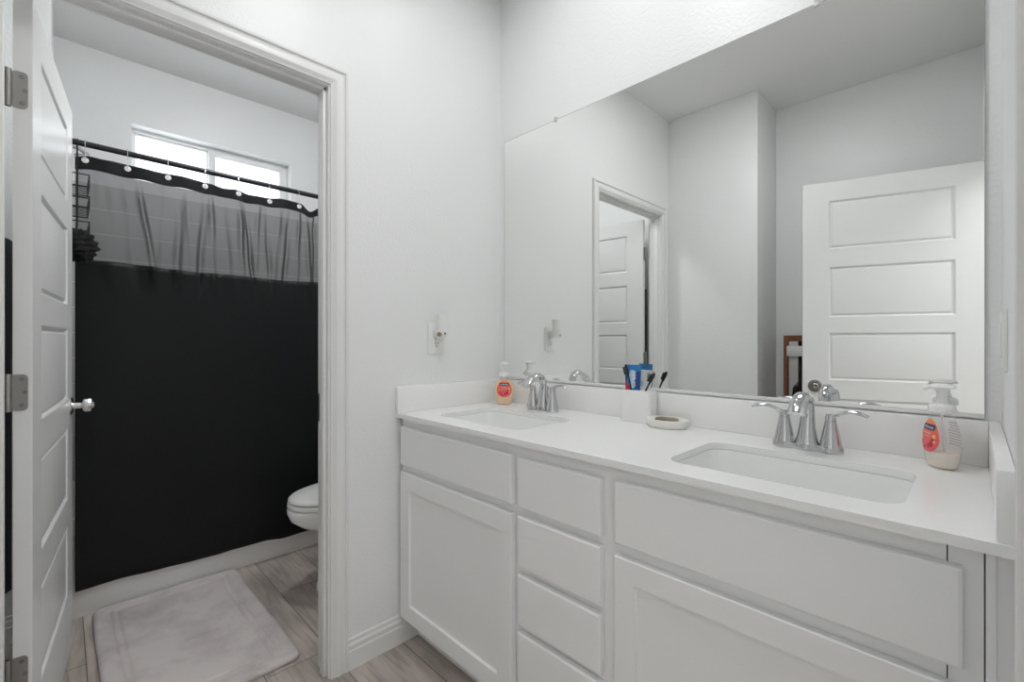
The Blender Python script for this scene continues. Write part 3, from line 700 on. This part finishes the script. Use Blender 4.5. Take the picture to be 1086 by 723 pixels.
# ------------------------------------------------------------------ toothbrush holder, brushes, toothpaste, soap dish
cup = MB(); rings = []
for ins, z, r_ in ((.001, 0, .006), (0, .001, .006), (0, .108, .006), (.001, .110, .006), (.004, .110, .005), (.005, .108, .005), (.005, .008, .005)):
    rings.append([(x, y, z) for x, y in rrect(-.0565 + ins, .0565 - ins, -.026 + ins, .026 - ins, r_)])
cup.loft(rings); c_ = cup.build('toothbrush_holder', 'stoneware', None, 40); c_.location = (.763, -.054, CT)
c_['label'] = 'white rectangular ceramic toothbrush holder standing against the backsplash'; c_['category'] = 'toothbrush holder'

def make_brush(label, pts, head_dir):
    t = thing('toothbrush', label, 'toothbrush', pts[0], group='black toothbrushes in the holder')
    P0 = Vector(pts[0]); q = [Vector(p) - P0 for p in pts]
    b = MB(); b.tube(q, [.0042, .0045, .004, .0034, .003, .0036, .0052, .0055, .0045], 10, (1, .8)); h = b.build('handle', 'black_plastic', t, 50)
    d = (q[-1] - q[-4]).normalized(); hd = Vector(head_dir); hd = (hd - d * hd.dot(d)).normalized(); sd = d.cross(hd)
    mt = Matrix((( *sd, ), ( *hd, ), ( *d, ))).transposed().to_4x4(); mt.translation = q[-4] * .3 + q[-2] * .7
    b = MB(); b.box(-.0055, .0055, .002, .0125, -.0145, .0125, .001, mtx=mt)
    b.build('bristles', 'black_plastic', t); return t
make_brush('black toothbrush standing upright in front of the blue toothpaste tube', [(.748, -.072, CT + .0125), (.747, -.072, CT + .04), (.7455, -.0715, CT + .08), (.743, -.071, CT + .115), (.736, -.070, CT + .145), (.732, -.070, CT + .158), (.7275, -.070, CT + .172), (.724, -.070, CT + .186), (.7215, -.070, CT + .196)], (-.8, -.5, 0))
make_brush('black toothbrush leaning to the right out of the white holder', [(.757, -.058, CT + .0125), (.765, -.057, CT + .03), (.777, -.055, CT + .068), (.786, -.054, CT + .10), (.796, -.053, CT + .122), (.802, -.052, CT + .134), (.810, -.051, CT + .148), (.816, -.050, CT + .160), (.820, -.050, CT + .171)], (-.8, -.6, .3))
# toothpaste tube, cap down in the holder
tp = thing('toothpaste_tube', 'blue and red toothpaste tube standing in the toothbrush holder', 'toothpaste', (.7385, -.0500, CT + .0082), R(8))
b = MB(); b.lathe([(.0001, .0005), (.0135, .0005), (.0145, .003), (.0135, .022), (.0001, .0225)], n=20); b.build('cap', 'white_plastic', tp)
b = MB(); rings = []
for z, a, bb in ((.022, .013, .013), (.028, .018, .0140), (.05, .0225, .0138), (.09, .026, .0105), (.13, .0285, .0055), (.172, .0300, .0012), (.188, .0300, .0008)):
    rings.append([(a * math.cos(2 * math.pi * i / 28), bb * math.sin(2 * math.pi * i / 28), z) for i in range(28)])
b.loft(rings); tb = b.build('tube_body', 'tube_blue', tp, 60)
def tube_y(x, z, off, sg):
    T = ((.028, .018, .0140), (.05, .0225, .0138), (.09, .026, .0105), (.13, .0285, .0055), (.172, .0300, .0012), (.188, .0300, .0008))
    a, bb = T[-1][1:]
    for (z0, a0, b0), (z1, a1, b1) in zip(T, T[1:]):
        if z <= z1:
            k_ = max(0, (z - z0) / (z1 - z0)); a = a0 + (a1 - a0) * k_; bb = b0 + (b1 - b0) * k_; break
    u = min(abs(x) / a, .98); return sg * (bb * math.sqrt(1 - u * u) + off)
def tube_patch(outline, off, name, m, sg=-1):
    bb = MB(); bb.b.faces.new([bb.b.verts.new((x, 0, z)) for x, z in outline]); bmesh.ops.triangulate(bb.b, faces=bb.b.faces[:])
    for _ in range(4):
        lg = [e for e in bb.b.edges if e.calc_length() > .006]
        if not lg: break
        bmesh.ops.subdivide_edges(bb.b, edges=lg, cuts=1); bmesh.ops.triangulate(bb.b, faces=bb.b.faces[:])
    for v in bb.b.verts: v.co.y = tube_y(v.co.x, v.co.z, off, sg)
    return bb.build(name, m, tb, 60)
tube_patch([(-.0275, .098), (-.005, .098), (-.011, .112), (-.0205, .124), (-.028, .136)], .0004, 'red_print', 'tube_red')
tube_patch([(-.0285, .137), (-.021, .126), (-.020, .166), (-.029, .168)], .0004, 'dark_blue_print', 'tube_deep')
tube_patch([(.008, .105), (.0255, .105), (.0275, .14), (.028, .166), (.012, .166)], .0004, 'dark_blue_print', 'tube_deep')
tube_patch([(-.004, .103), (.006, .112), (.009, .14), (.007, .168), (-.008, .170), (-.013, .150), (-.012, .125)], .0005, 'pale_swoosh', 'tube_light')
me = text_mesh('Crest', .026); bb = MB(); bb.b.from_mesh(me)
for v in bb.b.verts:
    x, z = -v.co.y + .004, v.co.x + .136; x = -(-v.co.y) * -1 + .004; v.co = Vector((x, tube_y(x, z, .0009, -1), z))
bb.build('lettering', 'white_print', tb, 0)
tube_patch([(-.0255, .095), (.0255, .095), (.0285, .15), (.029, .166), (-.029, .166), (-.0285, .15)], .0004, 'white_back_panel', 'white_print', 1)
tube_patch([(.010, .135), (.021, .135), (.021, .155), (.010, .155)], .0008, 'printed_box', 'grey_print', 1)
tube_patch([(-.02, .100), (-.006, .100), (-.006, .125), (-.02, .125)], .0008, 'printed_box', 'tube_light', 1)

# soap dish with bar
dc = (.880, -.078)
dish = MB(); rings = []
for s_, z in ((.80, 0), (.88, .001), (.965, .010), (1.0, .020), (1.0, .0255), (.985, .027), (.90, .0272), (.86, .026), (.76, .0175), (.5, .016)):
    rings.append([(.069 * s_ * math.cos(2 * math.pi * i / 48), .054 * s_ * math.sin(2 * math.pi * i / 48), z) for i in range(48)])
dish.loft(rings); ds = dish.build('soap_dish', 'dish', None, 50); ds.location = (*dc, CT); ds.rotation_euler = (0, 0, R(4))
ds['label'] = 'round cream soap dish on the counter right of the toothbrush holder'; ds['category'] = 'soap dish'
bar = MB(); rings = []
for s_, z in ((.7, 0), (.9, .002), (1.0, .006), (1.0, .008), (.93, .0115), (.75, .0135), (.3, .014)):
    rings.append([(x * s_, y * s_, z) for x, y in rrect(-.037, .037, -.022, .022, .018)])
bar.loft(rings); bs = bar.build('soap_bar', 'soapbar', None, 60); bs.location = (dc[0] - .002, dc[1] + .002, CT + .0163); bs.rotation_euler = (0, 0, R(8))
bs['label'] = 'brown bar of soap lying in the cream soap dish'; bs['category'] = 'soap'

# ------------------------------------------------------------------ tub, curtain, rod
tub = thing('bathtub', 'white alcove bathtub behind the black shower curtain', 'bathtub')
b = MB(); rings = []
ty0, ty1, tx0, tx1 = TY0 + .009, TY1 - .009, XF + .009, -1.085
b.loft([[(x + i if x < -1.4 else x - j, y, z) for x, y in ((tx0, ty0), (tx1, ty0), (tx1, ty1), (tx0, ty1))] for i, j, z in ((0, .012, 0), (0, .012, .03), (0, .004, .06), (0, .010, .34), (0, -.008, .36), (0, -.008, .415))], True, False)
r0 = [(x, y, .415) for x, y in ((tx0, ty0), (tx1 + .008, ty0), (tx1 + .008, ty1), (tx0, ty1))]
b.build('tub_apron', 'tub', tub, 25)
b = MB(); n = 7
def rr(ins, z, rd): return [(x, y, z) for x, y in rrect(tx0 + ins, tx1 + .008 - ins, ty0 + ins, ty1 - ins, rd)]
b.loft([rr(0, .4155, .004), rr(0.001, .425, .004), rr(.06, .425, .10), rr(.075, .418, .10), rr(.10, .30, .12), rr(.13, .12, .14), rr(.19, .085, .12)], False, True); b.build('tub_basin', 'tub', tub, 50)

rod = thing('curtain_rod', 'dark metal shower curtain rod across the tub alcove', 'curtain rod')
b = MB(); b.tube([(-1.085, TY0 + .014, 2.021), (-1.085, -.9, 2.016), (-1.085, TY1 - .014, 2.008)], .0125, 16); b.build('rod_tube', 'rod', rod)
for y, s_ in ((TY0 + .0085, 1), (TY1 - .0085, -1)):
    b = MB(); b.lathe([(.0001, 0), (.03, 0), (.03, .004), (.02, .010), (.016, .022), (.0001, .022)], (-1.085, y, 2.021 if s_ > 0 else 2.008), n=24, mtx=Matrix.Rotation(R(-90 * s_), 4, 'X')); b.build('rod_flange', 'rod', rod)

GY = [-1.413, -1.275, -1.130, -.983, -.838, -.693, -.542, -.40, -.26, -.12]
Y0, Y1 = -1.444, -.02
def interp(tab, y):
    if y <= tab[0][0]: return tab[0][1]
    for (a, p), (c, q) in zip(tab, tab[1:]):
        if y <= c:
            k_ = (y - a) / (c - a); k_ = k_ * k_ * (3 - 2 * k_); return p + (q - p) * k_
    return tab[-1][1]
TOP = [(-1.444, 1.952), (-1.40, 1.964), (-1.355, 1.960), (-1.303, 1.961), (-1.25, 1.960), (-1.18, 1.956), (-1.09, 1.960), (-1.015, 1.956), (-.961, 1.953), (-.906, 1.943), (-.848, 1.951), (-.788, 1.936), (-.714, 1.938), (-.636, 1.948), (-.569, 1.946), (-.535, 1.944), (-.485, 1.908), (-.43, 1.938), (-.40, 1.944), (-.33, 1.925), (-.26, 1.945), (-.19, 1.925), (-.12, 1.945), (-.02, 1.93)]
BOT = [(-1.444, .128), (-1.31, .131), (-1.16, .123), (-1.03, .117), (-.93, .116), (-.857, .121), (-.725, .123), (-.61, .107), (-.50, .108), (-.3, .12), (-.02, .11)]
FOLDS = [(-1.352, .030, .016, .10), (-1.262, .028, -.020, .07), (-1.215, .012, .014, .14), (-1.17, .02, .010, -.05), (-1.09, .018, .016, -.03), (-1.045, .016, -.010, .06), (-.99, .016, -.017, -.07), (-.955, .014, .018, .03), (-.90, .02, .009, .08), (-.83, .014, .016, .04), (-.79, .010, -.018, .09), (-.755, .012, .014, -.04), (-.70, .012, -.010, .05), (-.66, .018, .017, -.09), (-.60, .014, -.016, -.07), (-.55, .011, .017, -.03), (-.50, .014, .016, .05), (-.455, .010, -.018, .0), (-.42, .010, .014, .03), (-.34, .02, .012, .02), (-.2, .02, -.012, .0), (-.1, .015, .012, .02)]
def curtain_x(y, z):
    v = -1.062 + .004 * math.sin(y * 9 + .6)
    # scallops of the header between the rings
    hz = max(0, min(1, (z - 1.80) / .12))
    for a, c in zip(GY, GY[1:]):
        if a <= y <= c: v += hz * .007 * math.sin(math.pi * (y - a) / (c - a)) ** 2
    # soft pinched folds, strongest in the sheer band
    fz = max(0, min(1, (1.915 - z) / .12)) * max(0, min(1, (z - 1.38) / .20))
    for c, wd, am, lean in FOLDS:
        d = (y - c - lean * (1.72 - z) - .0015 * math.sin(z * 23 + c * 40)) / (wd * .9)
        v += fz * am * 1.45 * (.35 + .65 * (.5 + .5 * math.sin(z * 9 + c * 63))) * math.exp(-d * d)
    # slow waves of the weighted lower cloth
    lz = max(0, min(1, (1.2 - z) / 1.0))
    v += lz * (.008 * math.sin(y * 7.5 + 1.1) + .002 * math.sin(y * 17 + 2.0))
    return v
ZS1, HB = 1.515, .051
cur = thing('shower_curtain', 'black shower curtain with a grey sheer band near the top', 'shower curtain')
def yy(u): return Y0 + (Y1 - Y0) * u
NU = 520
def sect(name, m, zlo, zhi, nv):
    b = MB()
    b.grid(NU, nv, lambda u, v: (curtain_x(yy(u), zlo(yy(u)) + (zhi(yy(u)) - zlo(yy(u))) * v), yy(u), zlo(yy(u)) + (zhi(yy(u)) - zlo(yy(u))) * v))
    o = b.build(name, m, cur, 180)
    return o
top_z = lambda y: interp(TOP, y); hb_z = lambda y: interp(TOP, y) * .55 + 1.95 * .45 - HB + .002 * math.sin(y * 40)
mid_z = lambda y: ZS1 + .006 * math.sin(y * 5 + 2) + .003 * math.sin(y * 13); bot_z = lambda y: interp(BOT, y)
hd = sect('curtain_header', 'black_cloth', lambda y: hb_z(y) , top_z, 8)
sh = sect('sheer_band', 'sheer', mid_z, hb_z, 40)
lo = sect('curtain_body', 'black_cloth', bot_z, mid_z, 60)
for o in (hd, lo):
    sm = o.modifiers.new('thickness', 'SOLIDIFY'); sm.thickness = .0012
# dark hemmed side edge of the sheer
b = MB(); b.tube([(curtain_x(Y0, z) + .001, Y0 + .006, z) for z in [ZS1 - .02 + i * .03 for i in range(15)]], .0085, 8, (1.0, .3)); b.build('side_hem', 'black_cloth', cur)
for y in GY:
    z = top_z(y) - .018; b = MB(); b.lathe([(.006, -.003), (.0125, -.002), (.013, 0), (.012, .0025), (.007, .003)], (curtain_x(y, z) + .001, y, z), 'X', 18); b.build('grommet', 'steel', cur)
ring_ = None
for i, y in enumerate(GY[:7]):
    zg = top_z(y) - .018; xg = curtain_x(y, zg)
    if ring_ is None:
        b = MB(); pts = []
        # pear-shaped ring: over the rod and through the grommet
        for k in range(25):
            a = 2 * math.pi * k / 24
            pts.append((.0165 * math.sin(a) * (1.1 if math.cos(a) > 0 else .8) + (-.012 if math.cos(a) > 0 else -.012 * (1 + math.cos(a))), 0, .046 + .051 * math.cos(a)))
        b.tube(pts, .0014, 6, None, False)
        ring_ = b.build('curtain_ring', 'steel'); o = ring_
    else:
        o = ring_.copy(); COL.objects.link(o)
    o.location = (xg + .001, y, zg - .006)
    o['category'] = 'curtain ring'; o['group'] = 'shower curtain rings on the rod'
    o['label'] = ['thin metal curtain ring closest to the open door, first on the rod', 'thin metal curtain ring second on the rod from the open door', 'thin metal curtain ring in front of the wide window pane', 'thin metal curtain ring in front of the window mullion, fourth from the door', 'thin metal curtain ring in front of the narrow sliding pane', 'thin metal curtain ring below the right end of the window, sixth from the door', 'thin metal curtain ring closest to the right door jamb, last in view'][i]

# shower head, wire caddy and black loofah behind the sheer
sh_ = thing('wall_shower', 'chrome shower head on a bent arm above the curtain edge', 'shower', (-1.45, TY0, 2.10))
b = MB(); b.lathe([(.0001, .001), (.028, .001), (.026, .006), (.012, .010), (.0001, .010)], n=20, mtx=Matrix.Rotation(R(-90), 4, 'X')); b.build('flange', 'chrome', sh_)
b = MB(); b.tube([(0, .005, 0), (0, .05, .012), (0, .09, .008), (0, .125, -.018)], .0085, 12); b.build('shower_arm', 'chrome', sh_)
b = MB(); mt = Matrix.Rotation(R(125), 4, 'X'); mt.translation = Vector((0, .125, -.018)); b.lathe([(.0001, 0), (.011, .0), (.013, .015), (.024, .035), (.027, .045), (.024, .048), (.0001, .047)], n=20, mtx=mt); b.build('spray_head', 'chrome', sh_)
cd = thing('shower_caddy', 'black wire shower caddy hanging on the tiled end wall behind the sheer', 'shower caddy', (-1.45, TY0 + .009, 0))
b = MB()
for x in (-.06, .06): b.tube([(x * .35, .012, 2.07), (x, .012, 2.0), (x, .012, 1.62)], .0032, 6)
b.tube([(-.02, .012, 2.07), (0, .03, 2.10), (.02, .012, 2.07)], .0032, 6); b.build('hanger_frame', 'black_metal', cd)
for z in (1.90, 1.80, 1.68):
    b = MB()
    for zz in (z, z + .055): b.tube([(-.12, .008, zz), (.12, .008, zz), (.12, .115, zz), (-.12, .115, zz), (-.12, .008, zz)], .003, 6)
    for k_ in range(7): b.tube([(-.105 + .035 * k_, .008, z), (-.105 + .035 * k_, .115, z)], .0018, 5)
    for x in (-.12, -.04, .04, .12): b.tube([(x, .115, z), (x, .115, z + .055)], .0024, 5)
    b.build('wire_basket', 'black_metal', cd)
pf = thing('bath_puff', 'black round bath puff hanging on a cord at the left edge of the curtain', 'bath puff', (-1.000, -1.440, 1.572))
lf = MB()
def lfp(u, v):
    th, ph = 2 * math.pi * u, math.pi * (v * .998 + .001)
    r_ = .060 + .007 * math.sin(9 * th + 5 * ph) * math.sin(ph) + .006 * math.sin(17 * ph + 3 * th) * math.sin(ph) + .005 * math.sin(5 * th - 3 * ph) * math.sin(ph)
    return (r_ * .6 * math.sin(ph) * math.cos(th), r_ * math.sin(ph) * math.sin(th), r_ * 1.1 * math.cos(ph))
lf.grid(72, 44, lfp); bmesh.ops.remove_doubles(lf.b, verts=lf.b.verts, dist=1e-5); lf.build('netting_ball', 'towel', pf, 60)
b = MB(); b.tube([(0, 0, .05), (-.02, .002, .12), (-.045, .003, .25), (-.065, .003, .40), (-.085, .003, .462), (-.100, .003, .452)], .003, 8); b.build('cord', 'black_cloth', pf, 60)

# ------------------------------------------------------------------ bath mat
bm_ = MB(); mx0, mx1, my0, my1 = -.455, .455, -.272, .272
def bump_h(x, y):
    dx, dy = mx1 - abs(x), my1 - abs(y); d = min(dx, dy); h = .016
    for c, wd, am in ((.055, .006, -.009), (.080, .006, -.008)): h += am * math.exp(-((d - c) / wd) ** 2)
    h *= min(1, (max(d, 0) / .012)) ** .5 if d < .012 else 1
    return h + .0015 * math.sin(x * 23) * math.sin(y * 19)
def mtp(u, v):
    x = mx0 + (mx1 - mx0) * u; y = my0 + (my1 - my0) * v
    # rounded corners
    rd = .035; ax, ay = mx1 - rd, my1 - rd
    sx_, sy_ = x, y
    if abs(x) > ax and abs(y) > ay:
        qx, qy = abs(x) - ax, abs(y) - ay; l = max(qx, qy); hyp = math.hypot(qx, qy)
        if hyp > 1e-9: sx_ = math.copysign(ax + qx * l / hyp, x); sy_ = math.copysign(ay + qy * l / hyp, y)
    return (sx_, sy_ + .006 * math.sin(x * 5), bump_h(x, y))
bm_.grid(182, 110, mtp)
ro = bm_.build('bath_mat', 'rug', None, 180); ro.location = (-.632, -1.118, .002); ro.rotation_euler = (0, 0, R(-.6))
so = ro.modifiers.new('thickness', 'SOLIDIFY'); so.thickness = .0015; so.offset = 1
ro['label'] = 'greyish plush bath mat on the floor in front of the tub'; ro['category'] = 'bath mat'

# ------------------------------------------------------------------ toilet (front towards -y)
to = thing('toilet', 'white elongated toilet with closed lid beside the tub', 'toilet', (-.600, 0, 0))
def oval(hw, yf, yb, z, n=40, p=2.2):
    out = []; cy_ = yb - hw * 1.0; 
    for i in range(n):
        a = 2 * math.pi * i / n; c, s_ = math.cos(a), math.sin(a)
        x = hw * math.copysign(abs(c) ** (2 / p), c)
        ly = (cy_ - yf) if s_ < 0 else (yb - cy_)
        y = cy_ + ly * math.copysign(abs(s_) ** (2 / p), s_)
        out.append((x, y, z))
    return out
b = MB(); b.loft([oval(.110, -.625, -.12, .0), oval(.110, -.622, -.12, .03), oval(.095, -.585, -.12, .06), oval(.090, -.545, -.12, .15), oval(.100, -.55, -.12, .235), oval(.128, -.62, -.12, .285), oval(.158, -.695, -.12, .318), oval(.178, -.738, -.12, .352), oval(.187, -.752, -.12, .385), oval(.187, -.753, -.12, .403), oval(.184, -.750, -.12, .41), oval(.13, -.70, -.2, .41), oval(.11, -.66, -.24, .33), oval(.05, -.55, -.32, .25)], True, True)
b.build('bowl', 'ceramic', to, 60)
b = MB(); b.loft([oval(.182, -.743, -.20, .4145), oval(.187, -.750, -.20, .4165), oval(.187, -.750, -.20, .430), oval(.183, -.745, -.20, .433)]); b.build('seat', 'white_plastic', to, 50)
b = MB(); b.loft([oval(.182, -.741, -.19, .4395), oval(.186, -.747, -.19, .442), oval(.186, -.747, -.19, .449), oval(.178, -.738, -.19, .458), oval(.15, -.71, -.21, .464), oval(.07, -.60, -.28, .467)]); b.build('lid', 'white_plastic', to, 50)
b = MB(); b.box(-.20, .20, -.205, -.012, .40, .74, .025, 4); b.build('tank', 'ceramic', to, 50)
b = MB(); b.box(-.21, .21, -.215, -.008, .741, .775, .012, 3); b.build('tank_lid', 'ceramic', to, 50)
b = MB(); b.tube([(-.15, -.205, .68), (-.15, -.225, .68), (-.10, -.228, .675), (-.07, -.228, .67)], .006, 8); b.build('flush_lever', 'chrome', to)

# ------------------------------------------------------------------ dark robe hanging behind the open toilet-room door
rb = MB()
def robe(u, v):
    z = .22 + 1.34 * v; x = -1.045 + .875 * u; e = min(1, u / .06, (1 - u) / .06)
    return (x, YB + .02 + (.062 - .03 * min(1, u * 2) + .010 * math.sin(u * 38 + v)) * max(0, min(1, u / .012, (1 - u) / .06)) ** .5, z + .01 * math.sin(u * 21))
rb.grid(70, 20, robe); rbo = rb.build('hanging_towel', 'towel', None, 180)
so = rbo.modifiers.new('thickness', 'SOLIDIFY'); so.thickness = .012; so.offset = -1
rbo['label'] = 'dark bath towel hanging in the gap behind the open toilet room door'; rbo['category'] = 'towel'

# ------------------------------------------------------------------ wooden frame stand in the recess (seen in the mirror)
ws = thing('wooden_rack', 'reddish-brown wooden frame standing in the recess behind the entrance door, seen in the mirror', 'rack', (.62, YR + .03, 0))
b = MB(); b.box(.040, .066, -.012, .012, 0, 1.215, .002); b.build('side_post', 'wood', ws)
b = MB(); b.box(.44, .466, -.012, .012, 0, 1.215, .002); b.build('side_post', 'wood', ws)
b = MB(); b.box(.066, .44, -.012, .012, 1.175, 1.215, .002); b.build('top_rail', 'wood', ws)
b = MB(); b.box(.066, .44, -.012, .012, .12, .16, .002); b.build('bottom_rail', 'wood', ws)
MB().box(.066, .44, -.014, -.006, .16, 1.175).build('back_panel', 'dark', ws, 0)
b = MB(); b.box(-.024, .031, -.010, .010, -.30, .275, .003); gb = b.build('narrow_grey_board', 'greyboard'); gb.location = (.722, YR + .058, .90)
gb['label'] = 'narrow grey board standing against the wooden frame, seen in the mirror'; gb['category'] = 'board'
b = MB(); b.box(-.05, .05, -.0075, .0075, -.034, .034, .003); wb = b.build('white_box', 'white_plastic'); wb.location = (.739, YR + .078, 1.110)
wb['label'] = 'small white box across the grey board, left of the entrance door in the mirror'; wb['category'] = 'box'
b = MB()
for k_ in range(4): b.tube([(.02 + .012 * k_, 0, -.50), (-.005 + .012 * k_, .004 * k_, -.15), (.005 + .012 * k_, .006, -.04), (.03 + .012 * k_, .004, .0), (.05 + .008 * k_, 0, -.06), (.06 + .008 * k_, 0, -.5)], .006, 8)
st = b.build('black_bag_strap', 'black_plastic', None, 60); st.location = (.728, YR + .082, .905)
st['label'] = 'black straps hanging beside the entrance door knob, seen in the mirror'; st['category'] = 'strap'
